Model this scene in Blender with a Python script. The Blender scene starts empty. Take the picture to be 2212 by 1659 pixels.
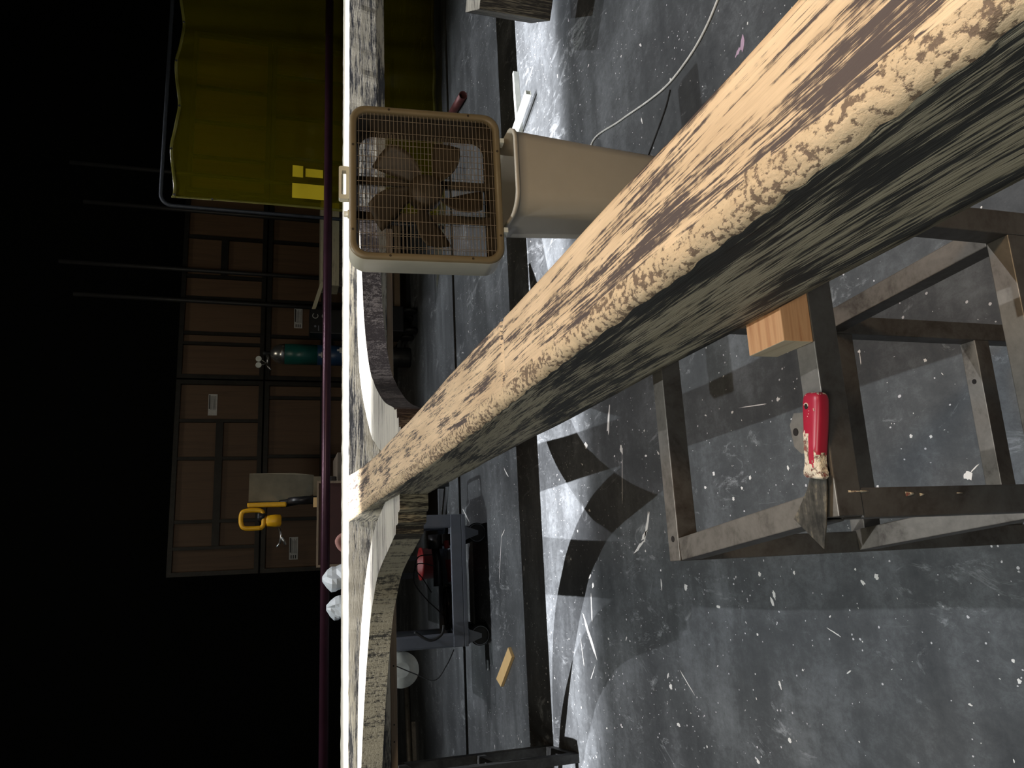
import bpy, bmesh, math, random
from mathutils import Vector, Matrix, noise
R_ = math.radians
COL = bpy.context.scene.collection
SC = bpy.context.scene
random.seed(7)

# ---------------------------------------------------------------- camera
cam = bpy.data.cameras.new('camera'); cam.sensor_width = 36.0; cam.lens = 1661.0/2212*36
cam.clip_start = 0.02; cam.clip_end = 100
co = bpy.data.objects.new('camera', cam); COL.objects.link(co); SC.camera = co
rt = Vector((0.9739, -0.2262, 0.0205)); up = Vector((0.0457, 0.2835, 0.9579)); fw = Vector((0.2225, 0.9319, -0.2865))
m = Matrix((-up, rt, -fw)).transposed().to_4x4(); m.translation = Vector((0, 0, 1.42)); co.matrix_world = m
# ---------------------------------------------------------------- world, exposure
w = bpy.data.worlds.new('world'); SC.world = w; w.use_nodes = True
w.node_tree.nodes['Background'].inputs[0].default_value = (0.75, 0.9, 1.0, 1); w.node_tree.nodes['Background'].inputs[1].default_value = 0.004
SC.view_settings.view_transform = 'Standard'; SC.view_settings.look = 'None'
SC.view_settings.gamma = 1; SC.view_settings.use_curve_mapping = False; SC.view_settings.exposure = 0.0
# ---------------------------------------------------------------- lights
def lamp(kind, name, loc, target, power, col, **kw):
    l = bpy.data.lights.new(name, kind); l.energy = power; l.color = col
    for k, v in kw.items(): setattr(l, k, v)
    o = bpy.data.objects.new(name, l); COL.objects.link(o); o.location = loc
    d = Vector(target)-Vector(loc); o.rotation_euler = d.to_track_quat('-Z', 'Y').to_euler()
    return o
# two overhead stage lights beyond the header
lamp('SPOT', 'stage_light', (-2.0, 3.5, 16), (0.8, 3.0, 0), 3900, (0.93, 0.97, 1.0), spot_size=R_(36), spot_blend=0.5, shadow_soft_size=0.06)
lamp('SPOT', 'stage_light', (6.2, 3.5, 16), (0.8, 3.4, 0), 3500, (0.95, 0.95, 1.0), spot_size=R_(34), spot_blend=0.5, shadow_soft_size=0.06)
# oval-beam par cans beside them, wide along the header and narrow across it
for px_, pw_ in ((-2.0, 42000), (6.2, 30000)):
    o = lamp('SPOT', 'par_can', (px_, 3.5, 16), (1.3, 3.94, 0), pw_, (0.97, 0.96, 1.0), spot_size=R_(4.2), spot_blend=1.0, shadow_soft_size=0.06)
    zl = (Vector(o.location)-Vector((1.3, 3.94, 0))).normalized(); xl = (Vector((1, 0, 0))-zl*zl.x).normalized(); yl = zl.cross(xl)
    mm = Matrix((xl*7.5, yl, zl)).transposed().to_4x4(); mm.translation = o.location; o.matrix_world = mm
# warm work light on the camera's side, and an added bounce fill behind it
lamp('AREA', 'work_fill_light', (1.15, -0.3, 2.35), (0.40, 0.5, 0.9), 22, (1.0, 0.68, 0.40), shape='DISK', size=0.35)
lamp('AREA', 'work_fill_light', (-1.5, -2.2, 4.2), (0.6, 3.0, 0.6), 75, (1.0, 0.96, 0.84), shape='DISK', size=1.2)
# dim working light over the stored platforms at the back
lamp('AREA', 'work_fill_light', (2.0, 6.5, 5.5), (2.3, 9.4, 1.2), 11, (1.0, 0.9, 0.72), shape='DISK', size=1.0)

# ---------------------------------------------------------------- node helpers
class NT:
    def __init__(s, name):
        s.m = bpy.data.materials.new(name); s.m.use_nodes = True; s.t = s.m.node_tree; s.n = s.t.nodes
        s.b = s.n['Principled BSDF']; s.tc = s.n.new('ShaderNodeTexCoord')
    def L(s, a, b): s.t.links.new(a, b)
    def mp(s, scale=(1,1,1), rot=(0,0,0), coord='Object'):
        q = s.n.new('ShaderNodeMapping'); q.inputs['Scale'].default_value = scale; q.inputs['Rotation'].default_value = rot
        s.L(s.tc.outputs[coord], q.inputs['Vector']); return q.outputs[0]
    def noise(s, vec, scale, detail=4, rough=0.6, dist=0.0):
        q = s.n.new('ShaderNodeTexNoise'); q.inputs['Scale'].default_value = scale; q.inputs['Detail'].default_value = detail
        q.inputs['Roughness'].default_value = rough; q.inputs['Distortion'].default_value = dist
        s.L(vec, q.inputs['Vector']); return q.outputs['Fac']
    def voro(s, vec, scale, rnd=1.0):
        q = s.n.new('ShaderNodeTexVoronoi'); q.inputs['Scale'].default_value = scale; q.inputs['Randomness'].default_value = rnd
        s.L(vec, q.inputs['Vector']); return q.outputs['Distance']
    def ramp(s, fac, stops):
        q = s.n.new('ShaderNodeValToRGB'); e = q.color_ramp.elements
        while len(e) < len(stops): e.new(0.5)
        for i, (p, c) in enumerate(stops):
            e[i].position = p; e[i].color = c if len(c) == 4 else (*c, 1)
        s.L(fac, q.inputs['Fac']); return q.outputs['Color']
    def step(s, fac, a, b): return s.ramp(fac, [(a, (0,0,0)), (b, (1,1,1))])
    def math(s, op, a, b=0.0, clamp=False):
        q = s.n.new('ShaderNodeMath'); q.operation = op; q.use_clamp = clamp
        for i, v in enumerate((a, b)):
            if isinstance(v, (int, float)): q.inputs[i].default_value = v
            else: s.L(v, q.inputs[i])
        return q.outputs[0]
    def mix(s, fac, a, b):
        q = s.n.new('ShaderNodeMix'); q.data_type = 'RGBA'
        if isinstance(fac, (int, float)): q.inputs['Factor'].default_value = fac
        else: s.L(fac, q.inputs['Factor'])
        for k, v in ((6, a), (7, b)):
            if isinstance(v, tuple): q.inputs[k].default_value = (*v[:3], 1)
            else: s.L(v, q.inputs[k])
        return q.outputs[2]
    def col(s, c):
        if isinstance(c, tuple): s.b.inputs['Base Color'].default_value = (*c[:3], 1)
        else: s.L(c, s.b.inputs['Base Color'])
    def set(s, rough=0.6, metal=0.0, spec=0.5):
        if isinstance(rough, (int, float)): s.b.inputs['Roughness'].default_value = rough
        else: s.L(rough, s.b.inputs['Roughness'])
        s.b.inputs['Metallic'].default_value = metal; s.b.inputs['Specular IOR Level'].default_value = spec
    def bump(s, h, strength=0.3, dist=0.002):
        q = s.n.new('ShaderNodeBump'); q.inputs['Strength'].default_value = strength; q.inputs['Distance'].default_value = dist
        s.L(h, q.inputs['Height']); s.L(q.outputs[0], s.b.inputs['Normal'])

def plain(name, c, rough=0.6, metal=0.0, var=0.15, scale=12, spec=0.5):
    t = NT(name); n = t.noise(t.mp(), scale, 4, 0.6)
    t.col(t.ramp(n, [(0.3, tuple(x*(1-var) for x in c)), (0.7, tuple(min(1, x*(1+var)) for x in c))]))
    t.set(rough, metal, spec); return t.m

def drybrush(name, light, dark, cover, axis=1, fine=60, blot=5, seed=0.0, cross=0.0, stipple=0.0, warm=None, bump=0.5, long=0.05, sharp=0.05):
    """paint dragged along the grain over black: cover = share of the light coat"""
    t = NT(name)
    sc = [1, 1, 1]; sc[axis] = long
    m1 = t.n.new('ShaderNodeMapping'); m1.inputs['Scale'].default_value = sc; m1.inputs['Location'].default_value = (seed, seed*1.7, seed*.3)
    t.L(t.tc.outputs['Object'], m1.inputs['Vector'])
    sb = [1, 1, 1]; sb[axis] = 0.22
    m2 = t.n.new('ShaderNodeMapping'); m2.inputs['Scale'].default_value = sb; m2.inputs['Location'].default_value = (seed*2.1, seed, seed)
    t.L(t.tc.outputs['Object'], m2.inputs['Vector'])
    streak = t.noise(m1.outputs[0], fine, 5, 0.7, 0.15)
    hair = t.noise(m1.outputs[0], fine*4.5, 3, 0.7)
    streak = t.math('ADD', t.math('MULTIPLY', streak, 0.6), t.math('MULTIPLY', hair, 0.5))
    blotch = t.noise(m2.outputs[0], blot, 3, 0.6, 0.4)
    v = t.math('ADD', t.math('MULTIPLY', streak, 0.95), t.math('MULTIPLY', blotch, 0.5))
    if cross:
        sx = [1, 1, 1]; sx[(axis+1) % 2] = 0.06
        cr = t.noise(t.mp(tuple(sx)), fine*1.2, 4, 0.7)
        v = t.math('ADD', v, t.math('MULTIPLY', t.math('SUBTRACT', cr, 0.5), cross))
    if stipple:
        st = t.voro(t.mp((1, .6, 1)), 170)
        st2 = t.noise(t.mp(), 90, 4, 0.7)
        v = t.math('ADD', v, t.math('MULTIPLY', t.math('SUBTRACT', st2, 0.5), stipple))
        v = t.math('ADD', v, t.math('MULTIPLY', t.math('SUBTRACT', 0.35, st), stipple*0.5))
    th = 0.7725+(0.5-cover)*0.32
    mask = t.step(v, th-sharp, th+sharp)
    tone = t.ramp(t.math('ADD', t.math('MULTIPLY', t.noise(m2.outputs[0], blot*1.5, 4, 0.6), .5), t.math('MULTIPLY', streak, .5)), [(.38, (0,0,0)), (.66, (1,1,1))])
    lc = t.mix(tone, tuple(x*0.78 for x in light), warm or light)
    t.col(t.mix(mask, dark, lc)); t.set(0.62, 0, 0.4)
    t.bump(t.math('ADD', v, t.math('MULTIPLY', mask, 0.35)), bump, 0.004)
    return t.m

def steel(name, base=(0.055, 0.045, 0.04), light=(0.3, 0.3, 0.29), amt=0.35, rough=0.5):
    t = NT(name); a = t.noise(t.mp(), 9, 5, 0.7, 0.6); b = t.noise(t.mp(), 55, 4, 0.7)
    v = t.math('ADD', t.math('MULTIPLY', a, 0.7), t.math('MULTIPLY', b, 0.3))
    t.col(t.ramp(v, [(0.3, base), (0.62-amt*0.4, tuple((x+y)/2 for x, y in zip(base, light))), (0.85, light)]))
    t.set(rough, 0.55, 0.5); t.bump(b, 0.15, 0.001); return t.m

def wood(name, a, b, axis=0, fine=40, rough=0.6):
    t = NT(name); sc = [1, 1, 1]; sc[axis] = 0.05
    n = t.noise(t.mp(tuple(sc)), fine, 5, 0.65, 0.8)
    t.col(t.ramp(n, [(0.3, a), (0.55, b), (0.7, tuple(x*0.9 for x in b))])); t.set(rough); t.bump(n, 0.2, 0.001); return t.m

# floor: worn black paint with scuffs and specks
def floor_mat():
    t = NT('painted_floor')
    cl = t.noise(t.mp((1, 1, 1)), 1.6, 6, 0.62, 0.5)
    st = t.noise(t.mp((0.35, 2.2, 1)), 3.0, 5, 0.65, 0.3)
    fi = t.noise(t.mp((1, .7, 1)), 30, 8, 0.85, .3)
    v = t.math('ADD', t.math('MULTIPLY', cl, 0.42), t.math('ADD', t.math('MULTIPLY', st, 0.26), t.math('MULTIPLY', fi, 0.34)))
    base = t.ramp(v, [(0.34, (0.030, 0.033, 0.036)), (0.5, (0.078, 0.084, 0.088)), (0.66, (0.19, 0.205, 0.215))])
    # specks of pale paint, more of them in patches
    d = t.voro(t.mp((1, .8, 1)), 55); q = t.noise(t.mp(), 3.0, 3, .6); rn = t.noise(t.mp(), 57, 1, .5)
    thr = t.math('MULTIPLY', t.math('SUBTRACT', t.math('ADD', t.math('MULTIPLY', q, .5), rn), 0.73), 0.9, clamp=True)
    sp = t.step(t.math('SUBTRACT', thr, d), -0.02, 0.02)
    smg = t.noise(t.mp((1, .45, 1)), 9, 7, 0.78, 1.2)
    smz = t.noise(t.mp(), 1.3, 2, .5)
    base = t.mix(t.step(t.math('ADD', smg, t.math('MULTIPLY', smz, .35)), 0.76, 0.90), base, (0.34, 0.36, 0.37))
    d2 = t.voro(t.mp((1.3, 1, 1)), 14); rn2 = t.noise(t.mp(), 15, 1, .5)
    sp2 = t.step(t.math('SUBTRACT', t.math('MULTIPLY', t.math('SUBTRACT', t.math('ADD', rn2, t.math('MULTIPLY', fi, .25)), 0.74), 0.9, clamp=True), d2), -0.01, 0.01)
    sp = t.math('MAXIMUM', sp, sp2)
    t.col(t.mix(sp, base, (0.62, 0.62, 0.63)))
    t.set(t.ramp(v, [(0.3, (0.42,)*3), (0.7, (0.58,)*3)]), 0, 0.5)
    t.bump(fi, 0.12, 0.001); return t.m

M = {}
M['floor'] = floor_mat()
M['black'] = plain('black_drape', (0.006, 0.007, 0.007), 0.95, spec=0.1)
M['seam'] = plain('dark_gap', (0.01, 0.01, 0.01), 0.9)
TAN = (0.60, 0.45, 0.30); CREAM = (0.74, 0.69, 0.55); BLK = (0.055, 0.047, 0.045)
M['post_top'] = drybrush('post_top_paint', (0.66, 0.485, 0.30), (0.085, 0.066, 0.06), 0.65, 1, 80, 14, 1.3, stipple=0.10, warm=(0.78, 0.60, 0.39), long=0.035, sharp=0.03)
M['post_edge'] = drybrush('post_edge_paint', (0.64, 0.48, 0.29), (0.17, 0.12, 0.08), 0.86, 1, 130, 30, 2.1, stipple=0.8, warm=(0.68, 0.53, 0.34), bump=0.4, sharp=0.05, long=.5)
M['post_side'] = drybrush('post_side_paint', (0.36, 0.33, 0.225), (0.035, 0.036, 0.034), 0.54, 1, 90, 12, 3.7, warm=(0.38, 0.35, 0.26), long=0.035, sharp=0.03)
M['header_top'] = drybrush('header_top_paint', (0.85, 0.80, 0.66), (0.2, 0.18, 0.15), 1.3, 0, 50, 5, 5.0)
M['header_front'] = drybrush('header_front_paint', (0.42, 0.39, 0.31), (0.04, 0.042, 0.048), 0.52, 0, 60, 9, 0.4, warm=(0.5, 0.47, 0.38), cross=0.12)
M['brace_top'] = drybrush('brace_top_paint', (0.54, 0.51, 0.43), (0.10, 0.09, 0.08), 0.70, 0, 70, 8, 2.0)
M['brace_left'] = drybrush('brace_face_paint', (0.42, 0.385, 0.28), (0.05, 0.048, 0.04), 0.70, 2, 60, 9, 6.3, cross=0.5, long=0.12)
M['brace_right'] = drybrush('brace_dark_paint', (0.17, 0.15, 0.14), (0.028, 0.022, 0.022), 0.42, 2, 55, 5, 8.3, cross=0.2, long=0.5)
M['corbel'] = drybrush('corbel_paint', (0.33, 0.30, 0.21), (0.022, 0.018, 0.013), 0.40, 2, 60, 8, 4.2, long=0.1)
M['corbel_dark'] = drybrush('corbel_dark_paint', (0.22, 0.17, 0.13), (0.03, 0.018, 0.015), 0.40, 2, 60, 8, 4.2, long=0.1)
M['steel'] = steel('dark_mill_steel', (0.05, 0.038, 0.032), (0.2, 0.2, 0.195), 0.25)
M['steel_grey'] = steel('worn_lit_grey_steel', (0.05, 0.043, 0.036), (0.34, 0.32, 0.28), 0.35)  # paler than the mill steel; lit look of the rail tops put into colour
M['steel_black'] = steel('black_steel', (0.018, 0.018, 0.018), (0.08, 0.085, 0.085), 0.2)
M['plank'] = wood('tan_plank', (0.16, 0.115, 0.075), (0.24, 0.18, 0.12), 0)
M['cedar'] = wood('fir_block', (0.62, 0.27, 0.12), (0.82, 0.45, 0.22), 0, 90)
M['cedar_end'] = wood('fir_end_grain', (0.5, 0.42, 0.28), (0.62, 0.55, 0.4), 1, 60)
M['red_plastic'] = plain('red_plastic', (0.36, 0.015, 0.04), 0.35, var=0.1)
M['hole'] = plain('bore', (0.008, 0.006, 0.005), 0.9)
M['fan_body'] = plain('fan_plastic', (0.62, 0.58, 0.45), 0.4, var=0.05)
M['fan_bezel'] = plain('shaded_tan_plastic', (0.20, 0.155, 0.085), 0.45, var=0.08)  # darker than the cream housing: shade on the front put into the colour
M['wire'] = plain('grille_wire', (0.27, 0.22, 0.16), 0.45, var=0.05)
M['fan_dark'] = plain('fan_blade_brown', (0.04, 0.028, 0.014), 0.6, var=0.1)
M['bin'] = plain('beige_plastic', (0.50, 0.45, 0.36), 0.38, var=0.03)
M['white'] = plain('white_cord', (0.7, 0.7, 0.66), 0.5)
M['whitemetal'] = plain('white_steel', (0.75, 0.78, 0.72), 0.4)
M['purple'] = plain('purple_steel', (0.055, 0.02, 0.032), 0.32, metal=0.5, var=0.2, scale=5)
M['rack'] = steel('rack_steel', (0.009, 0.009, 0.008), (0.035, 0.033, 0.028), 0.2)
M['ply'] = wood('brown_plywood', (0.075, 0.042, 0.02), (0.11, 0.062, 0.03), 2, 20)
M['label'] = plain('paper_label', (0.5, 0.5, 0.48), 0.6)
M['ink'] = plain('ink', (0.03, 0.03, 0.03), 0.7)
M['yellow'] = plain('yellow_plastic', (0.75, 0.4, 0.01), 0.4, var=0.1)
M['ylabel'] = plain('yellow_sticker', (0.8, 0.62, 0.02), 0.5, var=0.03)
M['blackp'] = plain('black_plastic', (0.015, 0.015, 0.016), 0.35)
M['green'] = plain('green_enamel', (0.01, 0.10, 0.085), 0.35, var=0.1)
M['blue'] = plain('blue_label', (0.015, 0.05, 0.12), 0.4, var=0.1)
M['chrome'] = plain('bright_metal', (0.55, 0.55, 0.53), 0.25, metal=0.9, var=0.05)
M['redp'] = plain('red_paint', (0.16, 0.008, 0.008), 0.45, var=0.2)
M['cart'] = plain('grey_cart_plastic', (0.16, 0.175, 0.205), 0.55, var=0.08)
M['rubber'] = plain('rubber', (0.014, 0.014, 0.014), 0.7)
M['bag'] = plain('white_film', (0.72, 0.77, 0.8), 0.4, var=0.08)
M['fircut'] = wood('yellow_pine', (0.62, 0.40, 0.16), (0.72, 0.5, 0.23), 0)
M['creamwood'] = drybrush('cream_board', (0.7, 0.66, 0.48), (0.1, 0.09, 0.07), 0.95, 0, 40, 6, 9.1)
M['streakwood'] = drybrush('streaked_end', (0.24, 0.22, 0.17), (0.03, 0.028, 0.026), 0.33, 2, 60, 5, 1.1, long=0.05)
M['rustpipe'] = plain('maroon_pipe', (0.12, 0.04, 0.04), 0.45, metal=0.3, var=0.3)
M['splat'] = plain('dried_paint', (0.86, 0.85, 0.82), 0.5, var=0.05)
M['pink'] = plain('pink_paint', (0.55, 0.38, 0.5), 0.5, var=0.05)
M['crusty'] = drybrush('paint_crusted_red', (0.66, 0.55, 0.42), (0.36, 0.015, 0.04), 0.45, 0, 60, 30, 2.2, stipple=0.6, long=0.6)
def blade_mat():
    t = NT('paint_smeared_blade'); a = t.noise(t.mp((.2, 1, 1)), 60, 5, .7, .5); b = t.noise(t.mp(), 40, 4, .7)
    t.col(t.ramp(t.math('ADD', t.math('MULTIPLY', a, .6), t.math('MULTIPLY', b, .4)), [(0.4, (0.03, 0.03, 0.027)), (0.52, (0.10, 0.095, 0.08)), (0.64, (0.4, 0.34, 0.24))]))
    t.set(0.4, 0.4); t.bump(b, .3, .001); return t.m
M['blade'] = blade_mat()
M['crust'] = drybrush('caked_cream_paint', (0.84, 0.74, 0.58), (0.30, 0.10, 0.08), 1.0, 0, 120, 60, 2.2, stipple=0.6, long=.6, bump=1.0)
def vinyl():
    t = NT('yellow_welding_vinyl'); t.col((0.6, 0.52, 0.02)); t.set(0.12, 0, 0.5)
    g = t.n.new('ShaderNodeBsdfTransparent'); g.inputs[0].default_value = (0.62, 0.5, 0.05, 1)
    mx = t.n.new('ShaderNodeMixShader'); mx.inputs[0].default_value = 0.13
    n = t.noise(t.mp((1, 1, .15)), 6, 3, .6); t.bump(n, .5, .02)
    t.L(g.outputs[0], mx.inputs[1]); t.L(t.b.outputs[0], mx.inputs[2])
    t.L(mx.outputs[0], t.n['Material Output'].inputs['Surface']); return t.m
M['vinyl'] = vinyl()
M['hem'] = plain('vinyl_hem', (0.16, 0.15, 0.03), 0.25)

# ---------------------------------------------------------------- mesh helpers
class MB:
    def __init__(s, off=(0, 0, 0)): s.bm = bmesh.new(); s.off = Vector(off); s.mats = []; s.cur = 0
    def mat(s, m):
        if m not in s.mats: s.mats.append(m)
        s.cur = s.mats.index(m); return s
    def _f(s, vs, smooth=False):
        try: f = s.bm.faces.new(vs)
        except ValueError: return None
        f.material_index = s.cur; f.smooth = smooth; return f
    def v(s, p): return s.bm.verts.new(Vector(p)-s.off)
    def box(s, a, b, rot=None, pivot=None):
        a = Vector(a); b = Vector(b)
        P = [Vector((x, y, z)) for z in (a.z, b.z) for y in (a.y, b.y) for x in (a.x, b.x)]
        if rot is not None:
            pv = Vector(pivot) if pivot is not None else (a+b)/2
            P = [rot @ (p-pv)+pv for p in P]
        V = [s.v(p) for p in P]
        for q in ((0,2,3,1), (4,5,7,6), (0,1,5,4), (2,6,7,3), (0,4,6,2), (1,3,7,5)): s._f([V[i] for i in q])
        return s
    def prism(s, pts, z0, z1, side=None, top=None, bot=None, smooth=False):
        n = len(pts); A = [s.v((x, y, z0)) for x, y in pts]; B = [s.v((x, y, z1)) for x, y in pts]
        cur = s.cur
        if top: s.mat(top)
        s._f(B)
        if bot: s.mat(bot)
        s._f(A[::-1]); s.cur = cur
        for i in range(n):
            if side: s.mat(side(i) if callable(side) else side)
            s._f([A[i], A[(i+1) % n], B[(i+1) % n], B[i]], smooth)
        s.cur = cur; return s
    def tube(s, pts, r, seg=10, cap=True, smooth=True, flat=None):
        pts = [Vector(p) for p in pts]; rings = []; N = None
        for i, p in enumerate(pts):
            t = ((pts[min(i+1, len(pts)-1)]-pts[max(i-1, 0)])).normalized()
            if N is None: N = t.orthogonal().normalized()
            else:
                N = (N-N.dot(t)*t); N = N.normalized() if N.length > 1e-6 else t.orthogonal().normalized()
            B = t.cross(N); rr = r[i] if isinstance(r, (list, tuple)) else r
            rings.append([s.v(p+(N*math.cos(a)+B*math.sin(a))*rr) for a in [2*math.pi*k/seg for k in range(seg)]])
        for a, b in zip(rings, rings[1:]):
            for k in range(seg): s._f([a[k], a[(k+1) % seg], b[(k+1) % seg], b[k]], smooth)
        if cap: s._f(rings[0][::-1]); s._f(rings[-1])
        return s
    def pipe(s, a, b, r, w=0.004, seg=20):   # open pipe with wall thickness
        a = Vector(a); b = Vector(b); t = (b-a).normalized(); N = t.orthogonal().normalized(); B = t.cross(N)
        def ring(p, rr): return [s.v(p+(N*math.cos(q)+B*math.sin(q))*rr) for q in [2*math.pi*k/seg for k in range(seg)]]
        o0, o1, i0, i1 = ring(a, r), ring(b, r), ring(a, r-w), ring(b, r-w)
        for k in range(seg):
            j = (k+1) % seg
            s._f([o0[k], o0[j], o1[j], o1[k]], True); s._f([i0[j], i0[k], i1[k], i1[j]], True)
            s._f([o0[j], o0[k], i0[k], i0[j]]); s._f([o1[k], o1[j], i1[j], i1[k]])
        return s
    def sqtube(s, a, b, w, h=None, upv=(0, 0, 1), wall=0.003, top=None, front=None):
        """open square tube from a to b (centre line)"""
        a = Vector(a); b = Vector(b); h = h or w; t = (b-a).normalized(); U = Vector(upv) if abs(t.z) < .9 else Vector((0, 1, 0)); U = (U-U.dot(t)*t).normalized(); S = t.cross(U)
        def ring(p, x, y): return [s.v(p+S*i*x/2+U*j*y/2) for i, j in ((-1, -1), (1, -1), (1, 1), (-1, 1))]
        o0, o1, i0, i1 = ring(a, w, h), ring(b, w, h), ring(a, w-2*wall, h-2*wall), ring(b, w-2*wall, h-2*wall)
        cur = s.cur
        for k in range(4):
            j = (k+1) % 4
            if top and k == 2: s.mat(top)
            s._f([o0[k], o0[j], o1[j], o1[k]]); s.cur = cur
            s._f([i0[j], i0[k], i1[k], i1[j]]); s._f([o0[j], o0[k], i0[k], i0[j]]); s._f([o1[k], o1[j], i1[j], i1[k]])
        return s
    def lathe(s, prof, seg=24, c=(0, 0, 0), axis='z', smooth=True):
        c = Vector(c); rings = []
        for r, z in prof:
            ring = []
            for k in range(seg):
                a = 2*math.pi*k/seg; x, y = math.cos(a)*r, math.sin(a)*r
                p = {'z': (x, y, z), 'y': (x, z, y), 'x': (z, x, y)}[axis]
                ring.append(s.v(c+Vector(p)))
            rings.append(ring)
        for a, b in zip(rings, rings[1:]):
            for k in range(seg): s._f([a[k], a[(k+1) % seg], b[(k+1) % seg], b[k]], smooth)
        s._f(rings[0][::-1]); s._f(rings[-1]); return s
    def loft(s, loops, cap0=True, cap1=True, smooth=True, closed=True):
        R = [[s.v(p) for p in l] for l in loops]; n = len(R[0])
        for a, b in zip(R, R[1:]):
            for k in range(n if closed else n-1): s._f([a[k], a[(k+1) % n], b[(k+1) % n], b[k]], smooth)
        if cap0: s._f(R[0][::-1])
        if cap1: s._f(R[-1])
        return s
    def build(s, name, mat=None, parent=None, bevel=0, solid=0):
        bmesh.ops.recalc_face_normals(s.bm, faces=s.bm.faces)
        me = bpy.data.meshes.new(name); s.bm.to_mesh(me); s.bm.free()
        for m_ in (s.mats or [mat]): me.materials.append(m_)
        o = bpy.data.objects.new(name, me); COL.objects.link(o)
        if parent is not None: o.parent = parent
        else: o.location = s.off
        if solid: q = o.modifiers.new('solid', 'SOLIDIFY'); q.thickness = solid; q.offset = 0
        if bevel: q = o.modifiers.new('bevel', 'BEVEL'); q.width = bevel; q.segments = 2; q.limit_method = 'ANGLE'; q.angle_limit = R_(40)
        return o

def tag(o, label=None, cat=None, group=None, kind=None):
    if label: o['label'] = label
    if cat: o['category'] = cat
    if group: o['group'] = group
    if kind: o['kind'] = kind
    return o
def thing(name, label, cat, loc, rotz=0, group=None):
    o = bpy.data.objects.new(name, None); o.empty_display_size = 0.1; COL.objects.link(o); o.location = loc; o.rotation_euler = (0, 0, rotz)
    return tag(o, label, cat, group)
def kids(o): return [c for c in bpy.data.objects if c.parent == o]
def copy_tree(o, parent=None):
    c = o.copy(); COL.objects.link(c)
    if parent: c.parent = parent
    for k in kids(o): copy_tree(k, c)
    return c
def smooth_pts(P, n=6):
    out = []
    for i in range(len(P)-1):
        p0 = P[max(i-1, 0)]; p1 = P[i]; p2 = P[i+1]; p3 = P[min(i+2, len(P)-1)]
        for k in range(n):
            t = k/n
            out.append(tuple(0.5*((2*b)+(-a+c)*t+(2*a-5*b+4*c-d)*t*t+(-a+3*b-3*c+d)*t**3) for a, b, c, d in zip(p0, p1, p2, p3)))
    out.append(P[-1]); return out

# ================================================================ SETTING
def struct(name, mb, mat=None): o = mb.build(name, mat); o['kind'] = 'structure'; return o
struct('floor', MB().box((-5, -3.5, -0.05), (8.5, 6.19, 0)).box((-5, 6.215, -0.05), (8.5, 12, 0)), M['floor'])
struct('trim_1', MB().box((-5, 6.19, -0.06), (8.5, 6.215, -0.012)), M['seam'])
struct('wall_back', MB().box((-5, 12, -0.05), (8.5, 12.1, 7)), M['black'])
struct('wall_left', MB().box((-5.1, -3.5, -0.05), (-5, 12, 7)), M['black'])
struct('wall_right', MB().box((8.5, -3.5, -0.05), (8.6, 12, 7)), M['black'])
struct('wall_front', MB().box((-5, -3.6, -0.05), (8.5, -3.5, 7)), M['black'])

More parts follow.
